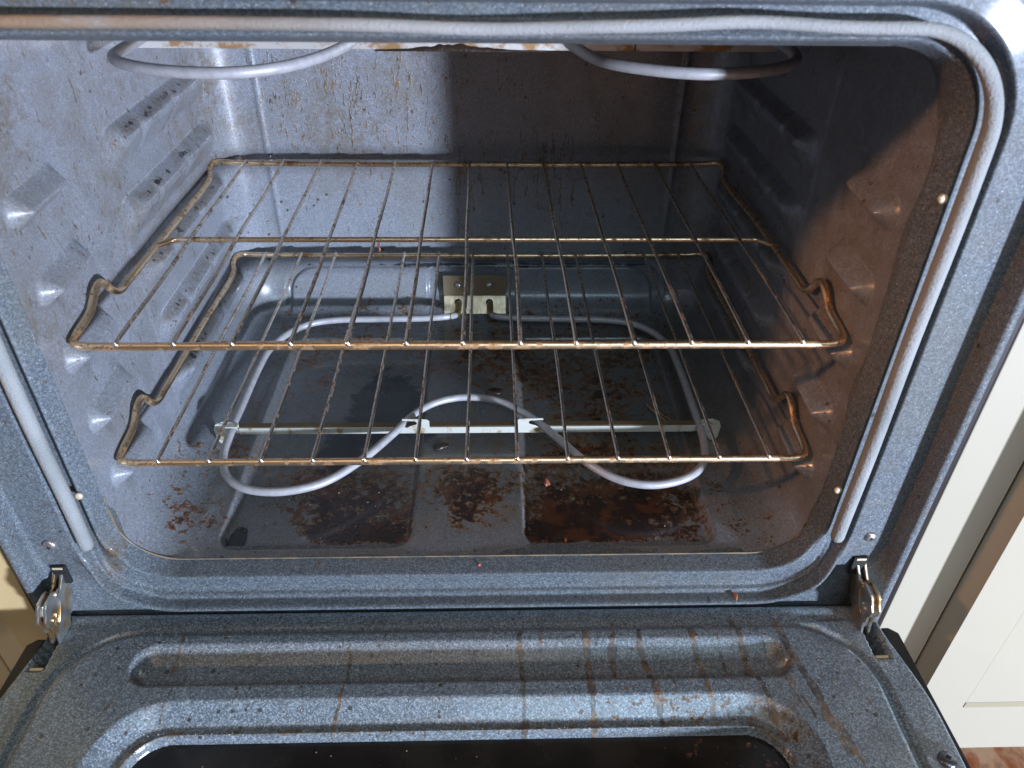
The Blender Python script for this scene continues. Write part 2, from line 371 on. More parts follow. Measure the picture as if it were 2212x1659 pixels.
def side_disp(y, z, sgn):
    """how far the side wall is pressed into the cavity at depth y, height z"""
    d = np.zeros(y.shape)
    for k, zt in enumerate(LEDGE):
        y0 = (.150, .148, .150, .150, .150)[k]
        mask = ss(y0 - .004, y0 + .034, y) * (1 - ss(.408, .420, y))
        for bump_y in (.19, .28, .36): pass
        prof = lin(zt + .005, zt - .006, z) * (1 - lin(zt - .013, zt - .032, z))
        wob = 1 - .22 * np.exp(-((y - .215) / .006) ** 2) - .22 * np.exp(-((y - .300) / .006) ** 2)
        d += .0128 * mask * prof * wob
        # stop bumps near the opening
        s, t = seg(y, z, .006, zt - .004, .060, zt - .002); d += .0140 * (1 - lin(.001, .013, s))
        s, t = seg(y, z, .070, zt + .002, .118, zt - .022); d -= .0022 * (1 - ss(.001, .026, s))
        s, t = seg(y, z, .030, zt - .024, .085, zt - .030); d -= .002 * (1 - ss(.001, .018, s))
    d += .0010 * ss(.142, .150, y)                       # crease where the wall steps
    d += .0006 * (vnoise(y, z, 22, 5 + int(sgn)) - .5)
    return d

def zgrid():  # height used for the painting grid of a wall: arc length down the profile
    return PV[:, 0]

def build_side(sgn):
    ys = np.arange(YF, YB - RC + .0007, .0013); ys[-1] = YB - RC
    th = np.linspace(0, math.pi / 2, 62)[1:]
    # plan outline parameter: straight part then rounded rear corner
    Y, V = np.meshgrid(ys, np.arange(len(PV)), indexing='ij'); Z = PV[V, 0]; I = PV[V, 1]
    d = side_disp(Y, Z, sgn) * ss(ZF + .01, ZF + RC, Z)
    P1 = np.stack([sgn * (XH - I - d), Y, Z], -1)
    T, V2 = np.meshgrid(th, np.arange(len(PV)), indexing='ij'); Z2 = PV[V2, 0]; I2 = PV[V2, 1]
    cx, cy = XH - RC, YB - RC; R = RC - I2
    P2 = np.stack([sgn * (cx + R * np.cos(T)), cy + R * np.sin(T), Z2], -1)
    dfade = side_disp(np.full(Z.shape[1:], ys[-1])[None], PV[None, :, 0], sgn) * ss(ZF + .01, ZF + RC, PV[None, :, 0])
    P2[:, :, 0] -= sgn * dfade * (1 - ss(0, .6, T))
    P = np.concatenate([P1, P2]); U = np.concatenate([ys, YB - RC + RC * th])
    UU, VV = np.meshgrid(U, zgrid(), indexing='ij')
    vv = np.broadcast_to(PV[:, 0], UU.shape)
    if sgn < 0:
        reg = lambda g: (g.uniform(-.02, .42), g.uniform(-.02, .25) if g.random() < .8 else g.uniform(-.15, .1))
        drip = paint_drips(UU, VV, 800, 11, reg, w=(.0004, .0008), ln=(.002, .016), amp=.86)
        reg2 = lambda g: (g.uniform(-.02, .36), g.uniform(.02, .22))
        drip = np.maximum(drip, paint_drips(UU, VV, 22, 12, reg2, w=(.0009, .0017), ln=(.005, .02), amp=1.1))
        film = 1.0 * np.clip(fbm(UU * .8, vv, 14, 21) * 2.4 - .65, 0, 1) * ss(-.1, .1, vv) + .5 * np.exp(-((UU - .0) / .05) ** 2 - ((vv - .17) / .06) ** 2)
    else:
        reg = lambda g: (g.uniform(-.02, .42), g.uniform(-.20, .25))
        drip = paint_drips(UU, VV, 110, 13, reg, w=(.0004, .0008), ln=(.002, .014), amp=.8)
        film = .5 * np.clip(fbm(UU, vv, 10, 25) * 1.6 - .5, 0, 1) + .35
    soot = np.zeros(UU.shape); burn = np.zeros(UU.shape)
    for zt in LEDGE:                                     # soot on the shelf edges; the film also paints their tops' shade
        b = ss(.14, .18, UU) * (1 - ss(.40, .43, UU)) * np.exp(-((vv - zt + .002) / .0045) ** 2)
        film = np.maximum(film, 1.0 * b); soot += (.12 + .26 * vnoise(UU, vv * 0, 60, 31) + .46 * vnoise(UU, vv, 330, 32)) * b * (.9 if sgn < 0 else .5)
    # spatter low down where the wall turns into the floor
    if sgn < 0:
        low = ss(ZF + .075, ZF + .002, vv)
        burn += low * (.22 * ss(.20, .02, UU) + .30 * np.exp(-((UU - .13) / .06) ** 2) + .34 * np.exp(-((UU - .03) / .03) ** 2) * ss(ZF + .03, ZF, vv))
    else:
        burn += ss(ZF + .05, ZF, vv) * .34 * ss(.30, .0, UU)
    grime_shade = .45 * ss(ZF + .06, ZF, vv) * ss(.0, .05, UU) + .25 * ss(ZF + .03, ZF, vv)
    return gridmesh('side_wall', P, M['wall'], oven, dict(grime_shade=grime_shade, film=film, drip=drip, burn=burn, soot=soot), flip=sgn > 0)
build_side(-1); build_side(1)

def build_back():
    xs = np.linspace(-(XH - RC), XH - RC, 430)
    X, V = np.meshgrid(xs, np.arange(len(PV)), indexing='ij'); Z = PV[V, 0]; I = PV[V, 1]
    d = np.zeros(X.shape)
    d -= .0012 * np.exp(-((Z - .006) / .009) ** 2) * ss(.262, .24, np.abs(X))                # soft horizontal crease
    d += .0012 * ss(.004, -.012, Z) * ss(.264, .245, np.abs(X)) * ss(-.13, -.11, Z)          # slight step below it
    d += .0020 * np.exp(-((np.abs(X) - .254) / .0035) ** 2) * ss(-.12, -.09, Z)
    s = rrect(X, Z, -.262, .262, -.262, -.142, .045)                                       # pressed pan at the bottom
    d -= .006 * ss(.002, -.005, s) * ss(ZF - .001, ZF + RC * .55, Z)
    sc = rrect(X, Z, -.064, .056, -.240, -.155, .008)
    s2 = np.maximum(rrect(X, Z, -.255, .248, -.30, -.151, .040), -sc)
    d += .0050 * ss(.0, -.003, s2) * ss(ZF + .004, ZF + .014, Z)
    d += .0004 * (vnoise(X, Z, 16, 3) - .5)
    inset_y = YB - I - d
    P = np.stack([X, inset_y, Z], -1); vv = np.broadcast_to(PV[:, 0], X.shape)
    def reg(g):
        x = g.uniform(-.26, .0) if g.random() < .66 else g.uniform(0, .26)
        return x, g.triangular(-.02, .10, .15) if g.random() < .8 else g.uniform(-.15, .02)
    drip = paint_drips(X, vv, 1150, 41, reg, w=(.0004, .0007), ln=(.002, .018), amp=.82)
    def reg2(g): return g.uniform(-.24, -.03), g.uniform(.03, .13)
    drip = np.maximum(drip, paint_drips(X, vv, 45, 42, reg2, w=(.0007, .0012), ln=(.008, .05), amp=1.0))
    def reg3(g): return g.uniform(-.02, .13), g.uniform(-.03, .04)
    drip = np.maximum(drip, paint_drips(X, vv, 46, 43, reg3, w=(.0008, .0014), ln=(.02, .09), amp=1.2))
    film = .85 * np.clip(fbm(X, vv * .55, 13, 47) * 2.3 - .72, 0, 1) * ss(-.10, .06, vv)
    film = np.maximum(film, .9 * np.exp(-((X - .085) / .014) ** 2) * ss(-.10, -.06, vv) * ss(.03, .0, vv))
    burn = .30 * ss(-.165, -.215, vv) + .12 * ss(-.19, -.215, vv)
    soot = .75 * np.exp(-((vv + .150) / .004) ** 2) * ss(.26, .22, np.abs(X)) * (.5 + .6 * vnoise(X, X * 0, 40, 9))
    grime_shade = .7 * ss(ZF + .035, ZF, vv)
    return gridmesh('back_wall', P, M['wall'], oven, dict(grime_shade=grime_shade, film=film, drip=drip, burn=burn, soot=soot), flip=True)
build_back()

def build_floor():
    xs = np.linspace(-(XH - RC), XH - RC, 420); ys = np.linspace(YF + .002, YB - RC, 322)
    X, Y = np.meshgrid(xs, ys, indexing='ij'); Z = np.full(X.shape, ZF)
    for x0, x1 in ((-.238, -.056), (.054, .238)):
        s = rrect(X, Y, x0, x1, -.014, .356, .018); Z -= .0110 * ss(.002, -.006, s)
        Z += .0007 * (vnoise(X, Y, 14, 77) - .5)
    fall = ss(XH - RC, XH - RC - .01, np.abs(X)) * ss(YB - RC, YB - RC - .01, Y)
    Z = ZF + (Z - ZF) * fall
    P = np.stack([X, Y, Z], -1)
    inL = ss(.004, -.004, rrect(X, Y, -.238, -.056, -.014, .356, .018)); inR = ss(.004, -.004, rrect(X, Y, .054, .238, -.014, .356, .018))
    n = fbm(X, Y, 12, 81); G = lambda cx, cy, sx, sy: np.exp(-((X - cx) / sx) ** 2 - ((Y - cy) / sy) ** 2)
    burn = .12 + .62 * inL * G(-.135, .060, .085, .048) + .50 * inL * G(-.105, .012, .055, .018) + .3 * inL * G(-.16, .115, .06, .02)
    burn += inR * (.60 * G(.13, .050, .085, .055) + .45 * G(.10, .01, .05, .02) + .40 * G(.13, .13, .06, .03) + .3 * G(.20, .02, .05, .05)) + .10 * inR
    burn += .55 * G(.0, .075, .050, .030) * (1 - inL) * (1 - inR) + .5 * G(-.005, .030, .018, .022)
    burn += .34 * G(.02, .30, .06, .06) + .26 * ss(.16, .34, Y) + .22 * inR * G(.15, .22, .07, .07) + .20 * inL * G(-.19, .25, .04, .08)
    burn += .42 * G(-.262, .020, .018, .035) + .40 * G(-.25, .12, .03, .03) + .30 * ss(.235, .262, X) * ss(.30, .0, Y)
    burn += .14 * inL * ss(.14, .06, Y) * ss(-.20, -.15, X) - .25 * inL * ss(-.15, -.21, X) * ss(.05, .0, Y) + .22 * G(.0, .055, .055, .045) + .12 * inR * ss(.15, .05, Y) + .3 * G(-.10, .010, .045, .014) + .3 * G(.12, .012, .05, .014) + .35 * (n - .5); burn = np.clip(burn * (1 - .75 * ss(.01, -.012, Y)), 0, 1.2)
    film = .25 + .85 * np.clip(n * 1.6 - .45, 0, 1) * (ss(-.02, .02, Y)); film = film + .35 * G(.02, .34, .07, .05) + .12 * inR
    soot = inL * (.82 * G(-.105, .225, .060, .095) + .62 * G(-.15, .125, .03, .05)) + .5 * inL * ss(-.222, -.232, X) * ss(.06, .0, Y) + .75 * G(-.222, .005, .008, .03)
    soot += .5 * inR * G(.14, .25, .07, .05)
    # wells: soot gathers along the outer left edge
    drip = np.zeros(X.shape)
    ex = np.minimum(XH - RC - np.abs(X), YB - RC - Y); grime_shade = .70 + .25 * ss(0, .04, ex) - .55 * ss(.14, .0, Y)
    return gridmesh('cavity_floor', P, M['floor'], oven, dict(grime_shade=grime_shade, film=film, drip=drip, burn=burn, soot=np.clip(soot, 0, 1)), flip=False)
build_floor()
box('cavity_ceiling', -XH - .004, XH + .004, YF, YB + .004, ZT - .001, ZT + .004, M['wall'], oven, 0)

# front frame: a pressed profile swept round the opening ------------------------------------------------
def rr_outline(off, n_arc=26, seg_n=70):
    """rounded rectangle (x,z) around the opening, offset outwards by off; same point count for any off"""
    x1, z0, z1, r = XH, ZF, .2300, .050 + off
    x1 += off; z0 -= off; z1 += off; pts = []
    cs = ((x1 - r, z0 + r, -90), (x1 - r, z1 - r, 0), (-x1 + r, z1 - r, 90), (-x1 + r, z0 + r, 180))
    for i, (cx, cz, a0) in enumerate(cs):
        for k in range(n_arc + 1):
            a = math.radians(a0 + 90 * k / n_arc); pts.append((cx + r * math.cos(a), cz + r * math.sin(a)))
        nx = cs[(i + 1) % 4]; a = math.radians(nx[2]); q = (nx[0] + r * math.cos(a), nx[1] + r * math.sin(a)); p = pts[-1]
        for k in range(1, seg_n): pts.append((p[0] + (q[0] - p[0]) * k / seg_n, p[1] + (q[1] - p[1]) * k / seg_n))
    return np.array(pts)
KEY = [(.0006, -.010), (.0002, -.018), (0, -.0265), (.0010, -.0290), (.0055, -.0405), (.0075, -.0425), (.0100, -.0405), (.0150, -.0350), (.0235, -.0345), (.0268, -.0450),
       (.0285, -.0475), (.0320, -.0472), (.0460, -.0462), (.0520, -.0455), (.0560, -.0450)]
KEYB = [(.0006, -.010), (.0002, -.018), (0, -.0265), (.0004, -.0300), (.0024, -.0432), (.0030, -.0452), (.0044, -.0462), (.0058, -.0452), (.0068, -.0432), (.0100, -.0424), (.0190, -.0430), (.0226, -.0446), (.0238, -.0478), (.0250, -.0492), (.0264, -.0490),
        (.0272, -.0500), (.0276, -.0580), (.0282, -.0606), (.0296, -.0618), (.0312, -.0612), (.0324, -.0590), (.0335, -.0520), (.0365, -.0410), (.0560, -.0370)]
def dense(K, n=240):
    K = np.array(K); L = np.r_[0, np.cumsum(np.hypot(*np.diff(K, axis=0).T))]; u = np.linspace(0, L[-1], n)
    p = np.column_stack([np.interp(u, L, K[:, 0]), np.interp(u, L, K[:, 1])])
    for c in (0, 1): p[:, c] = np.convolve(np.pad(p[:, c], 2, 'edge'), np.ones(5) / 5, 'valid')
    return p
pa, pb = dense(KEY), dense(KEYB)
o0, o1 = rr_outline(0), rr_outline(.01); nrm = (o1 - o0) / .01
wb = ss(.10, .80, -nrm[:, 1])[:, None]
rings = []
for k in range(len(pa)):
    qa, qb = rr_outline(pa[k, 0]), rr_outline(pb[k, 0])
    o_ = qa * (1 - wb) + qb * wb; y_ = pa[k, 1] * (1 - wb[:, 0]) + pb[k, 1] * wb[:, 0]
    rings.append(np.column_stack([o_[:, 0], y_, o_[:, 1]]))
last = rings[-1]
def to_rect(p, x1, z0, z1, y):
    cx, cz = 0, .5 * (z0 + z1); q = p.copy(); dx, dz = p[:, 0] - cx, p[:, 2] - cz
    k = np.minimum(x1 / np.maximum(np.abs(dx), 1e-9), ((z1 - z0) / 2) / np.maximum(np.abs(dz), 1e-9)); q[:, 0] = cx + dx * k; q[:, 2] = cz + dz * k; q[:, 1] = y; return q
z0r, z1r = -.292, .325
r1 = to_rect(last, .3790, z0r, z1r, -.0445); r1[:, 1] += .0075 * wb[:, 0]
for k in (.2, .4, .6, .8, 1.0): rings.append(last + (r1 - last) * k)

for x1, dz, y in ((.3800, .002, -.0447), (.3812, .004, -.0462), (.3818, .006, -.0500), (.3824, .007, -.0590), (.3832, .0078, -.0622), (.3850, .009, -.0634), (.3885, .010, -.0634), (.3900, .011, -.0625), (.3908, .012, -.0590), (.3922, .012, -.010)):
    rings.append(to_rect(last, x1, z0r, z1r + dz, y))
P = np.stack(rings, 1)
gx, gz = P[:, :, 0], P[:, :, 2]
film = .75 * np.exp(-((gx + .318) / .010) ** 2 - ((gz + .195) / .028) ** 2) + .35 * np.clip(fbm(gx, gz, 9, 61) * 1.8 - .75, 0, 1) + .5 * ss(.236, .25, gz) * ss(0, -.25, gx)
film = film * 1.2; fgrime_shade = .45 * ss(-.205, -.235, gz) * ss(.36, .33, np.abs(gx))  # darker bottom strip: its shade painted in together with some dirt
gridmesh('front_frame', P, M['frame'], oven, dict(grime_shade=fgrime_shade, film=film, drip=0 * film, burn=.10 + .32 * np.exp(-((gx + .318) / .009) ** 2 - ((gz + .197) / .02) ** 2), soot=0 * film), flip=False, closed=True)

sm_ = rr_outline(-.0004); k0 = int(np.argmin(np.hypot(sm_[:, 0] + XH, sm_[:, 1] + .14))); k1 = int(np.argmin(np.hypot(sm_[:, 0] - XH, sm_[:, 1] + .14)))
idx = list(range(k0, len(sm_))) + list(range(0, k1)) if k0 > k1 else list(range(k0, k1))
t = NT('greasy_seam'); M['seam'] = t.out(t.mix(t.step(t.noise(60, 4), .4, .6), (.10, .095, .08), (.20, .15, .085)), .4)
tube('liner_seam', [(sm_[i, 0], -.0262, sm_[i, 1]) for i in idx], .0008, M['seam'], oven, sides=8)
# gasket -----------------------------------------------------------------------------------------------
gp = []
def gas(off):
    x, zb, zt_, r = XH + off, -.171, .2300 + off, .05 + off
    pts = [(-x, zb)]; pts += [(-x, z) for z in np.linspace(zb + .02, zt_ - r, 24)]
    pts += [(-x + r - r * math.cos(a), zt_ - r + r * math.sin(a)) for a in np.linspace(.15, math.pi / 2, 10)]
    pts += [(x_, zt_) for x_ in np.linspace(-x + r + .02, x - r - .02, 34)]
    pts += [(x - r + r * math.sin(a), zt_ - r + r * math.cos(a)) for a in np.linspace(0, math.pi / 2 - .15, 10)]
    pts += [(x, z) for z in np.linspace(zt_ - r, zb + .02, 24)] + [(x, zb)]
    return pts
for (x, z) in gas(.0145):
    sag = 0
    if z > .24: sag = -.0022 * math.exp(-((x - .02) / .05) ** 2) + .0025 * math.exp(-((x - .17) / .04) ** 2)
    gp.append((x, -.0500 + .0006 * math.sin(x * 40 + z * 31), z + sag))
GR = lambda s: .0059 - .0023 * float(ss(.22, .34, s) * (1 - ss(.64, .80, s)))
tube('door_gasket', smoothpath(gp, .006), GR, M['gasket'], oven, sides=20)
for x, z in ((-.3235, -.119), (.3200, .141), (.3200, -.120)):
    lathe('gasket_clip', [(.0032, 0), (.0034, .001), (.0028, .0022), (.001, .0026)], (x * .992 if abs(x) > .3 else x, -.0432, z if z < .2 else .2375), (0, -1, .1), M['clip'], oven, 16)

def phillips(name, loc, axis, r, mat, parent):
    s = lathe(name, [(r, 0), (r, r * .12), (r * .8, r * .36), (r * .42, r * .52), (r * .08, r * .56)], loc, axis, mat, parent, 32)
    ax = Vector(axis).normalized(); q = ax.to_track_quat('Z', 'Y'); c = Vector(loc) + ax * r * .50
    V = []; F = []
    a, b = r * .30, r * .10
    for (u, w) in ((a, b), (b, a)):
        base = len(V)
        for h in (0, r * .085):
            for sx_, sy_ in ((-1, -1), (1, -1), (1, 1), (-1, 1)): V.append(c + q @ Vector((sx_ * u, sy_ * w, h + (.00002 if u == a else 0))))
        F += [(base + 4, base + 5, base + 6, base + 7)] + [(base + i, base + (i + 1) % 4, base + 4 + (i + 1) % 4, base + 4 + i) for i in range(4)]
    mesh('screw_recess', V, F, M['void'], s, False); return s
phillips('frame_screw', (-.3625, -.0462, -.1755), (0, -1, 0), .0058, M['screw'], oven)
phillips('frame_screw', (.3605, -.0462, -.1755), (0, -1, 0), .0058, M['screw'], oven)
phillips('frame_screw', (.3560, -.0330, -.2640), (-.2, -1, .5), .0065, M['darkscrew'], oven)
for x, z in ((-.2093, -.2330), (.2064, -.2325)):
    lathe('drain_hole', [(.0060, 0), (.0058, .0006), (.0050, .0003), (.0001, .0001)], (x, -.0412, z + .0000), (0, -1, .05), M['hole'], oven, 24)
for x, z in ((-.2500, -.2335), (.2490, -.2330)):
    lathe('small_hole', [(.0026, 0), (.0024, .0006), (.0001, .0003)], (x, -.0412, z - .0005), (0, -1, .05), M['void'], oven, 16)

# hinges ------------------------------------------------------------------------------------------------
HP = [(-.0430, -.2090), (-.0485, -.2165), (-.0550, -.2245), (-.0600, -.2235), (-.0625, -.2165), (-.0675, -.2150), (-.0785, -.2165), (-.0812, -.2195), (-.0825, -.2260), (-.0855, -.2320), (-.0840, -.2400), (-.0800, -.2460),
      (-.0790, -.2540), (-.0750, -.2600), (-.0740, -.2900), (-.0660, -.2980), (-.0570, -.2900), (-.0520, -.2700), (-.0490, -.2640), (-.0440, -.2600), (-.0400, -.2400)]
def shear(o, sg, k=.15):
    for v in o.data.vertices: v.co.x -= sg * k * (v.co.z + .213) * (1 if o.name.split('.')[0] else 1)
    for c in o.children: shear(c, sg, k)
for sg in (-1, 1):
    xo = .3640 if sg < 0 else .3590
    xs_ = sorted((sg * xo, sg * (xo + .0028)))
    h = prism('door_hinge', HP, 'x', xs_[0], xs_[1], M['hinge'], oven, .0008)
    xs_ = sorted((sg * (xo + .0068), sg * (xo + .0096)))
    HP2 = [(a * .985 - .0008, b) for a, b in HP]
    prism('outer_plate', HP2, 'x', xs_[0], xs_[1], M['hinge'], h, .0008)
    xs_ = sorted((sg * (xo + .0027), sg * (xo + .0069)))
    prism('hinge_spacer', [(-.0500, -.2500), (-.0560, -.2290), (-.0640, -.2200), (-.0760, -.2210), (-.0800, -.2300), (-.0760, -.2440), (-.0720, -.2700), (-.0600, -.2700)], 'x', xs_[0], xs_[1], M['hinge'], h, .0008)
    tube('pressed_rib', smoothpath([(sg * (xo - .0002), y, z) for y, z in ((-.0590, -.2190), (-.0640, -.2200), (-.0600, -.2300), (-.0640, -.2440), (-.0700, -.2520), (-.0740, -.2470), (-.0700, -.2380))], .002), .0012, M['hinge'], h, sides=10)
    lathe('rivet', [(.0028, 0), (.0026, .0010), (.0012, .0016), (.0001, .0017)], (sg * xo, -.0750, -.2400), (-sg, 0, 0), M['hinge'], h, 20)
    shear(h, sg)
    # slot in the frame: no hole, a black box paints its shade; bright lip
    x0, x1 = sorted((sg * (xo - .0045), sg * (xo + .0085)))
    s = box('hinge_slot', x0, x1, -.0464, -.0430, -.2260, -.2035, M['void'], oven, .0008)
    box('slot_lip', x0 + .002, x1 - .002, -.0472, -.0466, -.2065, -.2040, M['clip'], s, .0002)

# outer shell -------------------------------------------------------------------------------------------
for sg in (-1, 1):
    x0, x1 = sorted((sg * .3926, sg * .4190)); box('side_panel', x0, x1, -.036, .560, -.560, .360, M['black'], oven, .004)
box('top_panel', -.4190, .4190, -.030, .560, .3605, .372, M['black'], oven, .003)
box('control_panel', -.3920, .3920, -.050, .10, .3385, .3600, M['black'], oven, .002)
box('rear_panel', -.4030, .4030, .5450, .5590, -.560, .3600, M['black'], oven, .001)
box('storage_drawer', -.4010, .4010, -.055, .40, -.560, -.345, M['black'], oven, .004)

# door --------------------------------------------------------------------------------------------------
ZD = -.275
ys = np.concatenate([np.arange(-.041, -.26, -.00135), np.linspace(-.262, -.560, 110)])
xs = np.linspace(-1, 1, 610)
A, Y = np.meshgrid(xs, ys, indexing='ij')
HWD = .3915 + .0155 * ss(-.046, -.16, Y)
X = A * HWD
Z = np.full(X.shape, ZD)
# trough round the raised inner panel
s = rrect(X, Y, -.372, .372, -.62, -.0595, .075)
Z -= .0042 * ss(.0065, .0005, np.abs(s + .004)) ; Z += .0030 * ss(.000, -.012, s)
Z -= .0016 * ss(-.046, -.058, Y) * ss(-.062, -.058, Y)
# long rib recess
s1 = rrect(X, Y, -.300, .294, -.121, -.080, .020)
far = lin(0, -.0155, s1) * .0110; near = lin(0, -.006, s1) * .0110
wgt = ss(-.108, -.098, Y); Z -= far * wgt + near * (1 - wgt)
# slope down to the window
s2 = rrect(X, Y, -.305, .293, -.470, -.136, .058)
Z -= .0125 * lin(0, -.0155, s2)
s3 = rrect(X, Y, -.279, .270, -.445, -.1612, .034)
Z += .0008 * np.exp(-((s3 - .0015) / .0012) ** 2); Z -= .010 * ss(.0005, -.0010, s3)
# hinge slots
for sg in (-1, 1):
    xc = sg * (.3790 if sg > 0 else .3840); sl = rrect(X, Y, xc - .0075, xc + .0075, -.103, -.047, .002); Z -= .030 * ss(.0002, -.0012, sl)
# rolled outer edge
ed = HWD - np.abs(X); Z -= .006 * (1 - ss(0, .006, ed)) ** 2; Z -= .008 * (1 - ss(0, .006, Y + .560)) ** 2 + .004 * (1 - ss(0, .005, -.041 - Y + .0)) ** 2
Z += .0005 * (vnoise(X, Y, 12, 91) - .5)
P = np.stack([X, Y, Z], -1)
# grease runs across the door, mostly on the right
D = np.zeros(X.shape); g = np.random.default_rng(3)
runs = [(-.002, .0, 0)]
def run(x, y0, y1, w, a, slant=0., wob=.0007):
    global D
    k = max(3, int(abs(y1 - y0) / .006)); px, py = x, y0
    for i in range(k):
        nx, ny = px + slant * (y1 - y0) / k + g.normal(0, wob), py + (y1 - y0) / k; r = w * g.uniform(.45, 1.35)
        m = (np.abs(X - px) < .02) & (Y < py + .012) & (Y > ny - .012)
        d, _ = seg(X[m], Y[m], px, py, nx, ny); D[m] = np.maximum(D[m], a * g.uniform(.75, 1.1) * np.exp(-(d / r) ** 2)); px, py = nx, ny
for x, y0, y1, w, a, sl in ((-.108, -.066, -.165, .0017, .9, .05), (-.262, -.070, -.100, .0018, .9, .0), (-.29, -.10, -.15, .002, .6, .35), (-.250, -.10, -.15, .0015, .7, .2), (.046, -.066, -.160, .0032, .75, 0), (.067, -.07, -.125, .0026, .5, 0),
                        (.108, -.070, -.165, .0036, .85, -.02), (.134, -.074, -.115, .0032, 1.0, -.04), (.158, -.075, -.155, .0034, .85, -.06), (.206, -.066, -.150, .0026, 1.0, -.05), (.250, -.06, -.160, .0034, .9, -.15), (.232, -.075, -.12, .002, .7, -.1),
                        (.268, -.062, -.130, .0014, .7, -.2), (.275, -.10, -.15, .0016, .8, -.2), (.291, -.062, -.190, .0037, 1.1, -.21), (.313, -.165, -.21, .003, .8, -.21), (.283, -.11, -.16, .0014, .8, -.25), (.335, -.10, -.155, .0012, .6, -.2), (-.20, -.12, -.14, .001, .6, 0), (.18, -.11, -.14, .0012, .7, 0), (-.02, -.11, -.14, .001, .6, 0)):
    run(x, y0, y1, w, a, sl)
for _ in range(260):
    x, y = g.uniform(-.34, .34), g.uniform(-.20, -.062); r = g.uniform(.0007, .0018); m = (np.abs(X - x) < .006) & (np.abs(Y - y) < .006)
    D[m] = np.maximum(D[m], g.uniform(.5, 1.1) * np.exp(-(((X[m] - x) ** 2 + (Y[m] - y) ** 2) / r ** 2)))
edge = np.exp(-((s3 - .003) / .0035) ** 2)
slope = ss(.002, -.004, s2) * ss(-.026, -.016, s2)
film = .22 * np.clip(fbm(X, Y, 14, 93) * 2 - .8, 0, 1) + .9 * edge * ss(-.30, -.20, Y) * vnoise(X, Y, 40, 95) * 1.3 + .5 * slope * vnoise(X, Y, 60, 96) * ss(-.2, .15, X)
film += .9 * np.exp(-((X - .270) / .022) ** 2 - ((Y + .150) / .014) ** 2) + .8 * np.exp(-((X - .280) / .014) ** 2 - ((Y + .100) / .012) ** 2) + .55 * np.exp(-((X - .36) / .012) ** 2 - ((Y + .085) / .03) ** 2)
film += .5 * np.exp(-((X + .27) / .018) ** 2 - ((Y + .106) / .012) ** 2)
D = np.maximum(D, .55 * edge * (vnoise(X, Y, 130, 98) > .62) * ss(-.26, -.17, Y))
door = gridmesh('oven_door', P, M['door'], oven, dict(film=np.clip(film, 0, 1), drip=D, burn=.10 + .30 * slope * ss(.0, .2, X), soot=0 * film), flip=True)
door['label'] = 'lowered oven door with grease runs and a long pressed rib'
# window glass with its own stain field
gxs, gys = np.meshgrid(np.linspace(-.288, .280, 90), np.linspace(-.152, -.452, 60), indexing='ij')
gf = np.exp(-((gxs - .235) / .03) ** 2 - ((gys + .185) / .03) ** 2) + np.exp(-((gxs - .20) / .015) ** 2 - ((gys + .172) / .012) ** 2)
gl = gridmesh('window_glass', np.stack([gxs, gys, np.full(gxs.shape, ZD - .0190)], -1), M['glass'], door, dict(film=gf), flip=True)
# outer skin of the door
OS = [(-.4075, -.0700), (-.4000, -.0640), (.4000, -.0640), (.4075, -.0700), (.4125, -.20), (.4125, -.566), (-.4125, -.566), (-.4125, -.20)]
op = prism('outer_panel', OS, 'z', ZD - .050, ZD - .0330, M['black'], door, .002)
for sg in (-1, 1):
    P_ = [(sg * a, b) for a, b in ((.3950, -.0640), (.4020, -.0640), (.4095, -.0700), (.4125, -.20), (.4125, -.566), (.4095, -.566), (.4092, -.20))]
    prism('outer_rim', P_, 'z', ZD - .0335, ZD - .0080, M['black'], op, .0008)
tube('door_handle', roundpath([(-.30, -.52, ZD - .05), (-.30, -.52, ZD - .095), (.30, -.52, ZD - .095), (.30, -.52, ZD - .05)], .02), .010, M['darkscrew'], door)
phillips('door_screw', (.3905, -.1975, ZD + .0002), (0, .1, 1), .0075, M['darkscrew'], door)
phillips('door_screw', (-.3905, -.1975, ZD + .0002), (0, .1, 1), .0075, M['darkscrew'], door)
for sg in (-1, 1):
    xc = sg * (.3790 if sg > 0 else .3840)
    box('slot_stop', xc - .0060, xc + .0060, -.1015, -.0985, ZD - .012, ZD - .0012, M['clip'], door, .0006)

# broil element and shield ------------------------------------------------------------------------------
be = tube('broil_element', smoothpath([(-.275, .330, .180), (-.287, .250, .180), (-.2875, .200, .180), (-.284, .155, .180), (-.262, .129, .180), (-.225, .111, .180), (-.182, .106, .180), (-.150, .118, .180), (-.125, .146, .180), (-.105, .195, .180), (-.095, .250, .180), (-.07, .32, .180), (-.03, .36, .180),
     (.02, .36, .180), (.065, .32, .180), (.088, .250, .180), (.096, .205, .180), (.116, .150, .180), (.150, .124, .180), (.190, .112, .180), (.235, .120, .180), (.268, .142, .180), (.283, .172, .180), (.285, .22, .180), (.27, .33, .180)], .004), .0047, M['element'], oven, sides=16)
sh = box('broiler_shield', -.304, .294, .2500, .2515, .1665, .2200, M['shield'], oven, .0004)
box('shield_seam', .158, .1592, .2488, .2499, .1668, .2200, M['bracket_dark'], sh, 0)
V = []; F = []
for i, x in enumerate(np.linspace(-.085, .075, 40)):
    h = .0012 + .005 * math.exp(-((x + .01) / .035) ** 2) * random.uniform(.7, 1.2) * (1 if -.08 < x < .07 else .2)
    V += [(x, .2480 + random.uniform(-.0006, .0006), .1655), (x, .2478, .1655 + h), (x, .2498, .1655 + h)]
    if i: b = 3 * i; F += [(b - 3, b, b + 1, b - 2), (b - 2, b + 1, b + 2, b - 1)]
mesh('burnt_residue', V, F, M['char'], sh)

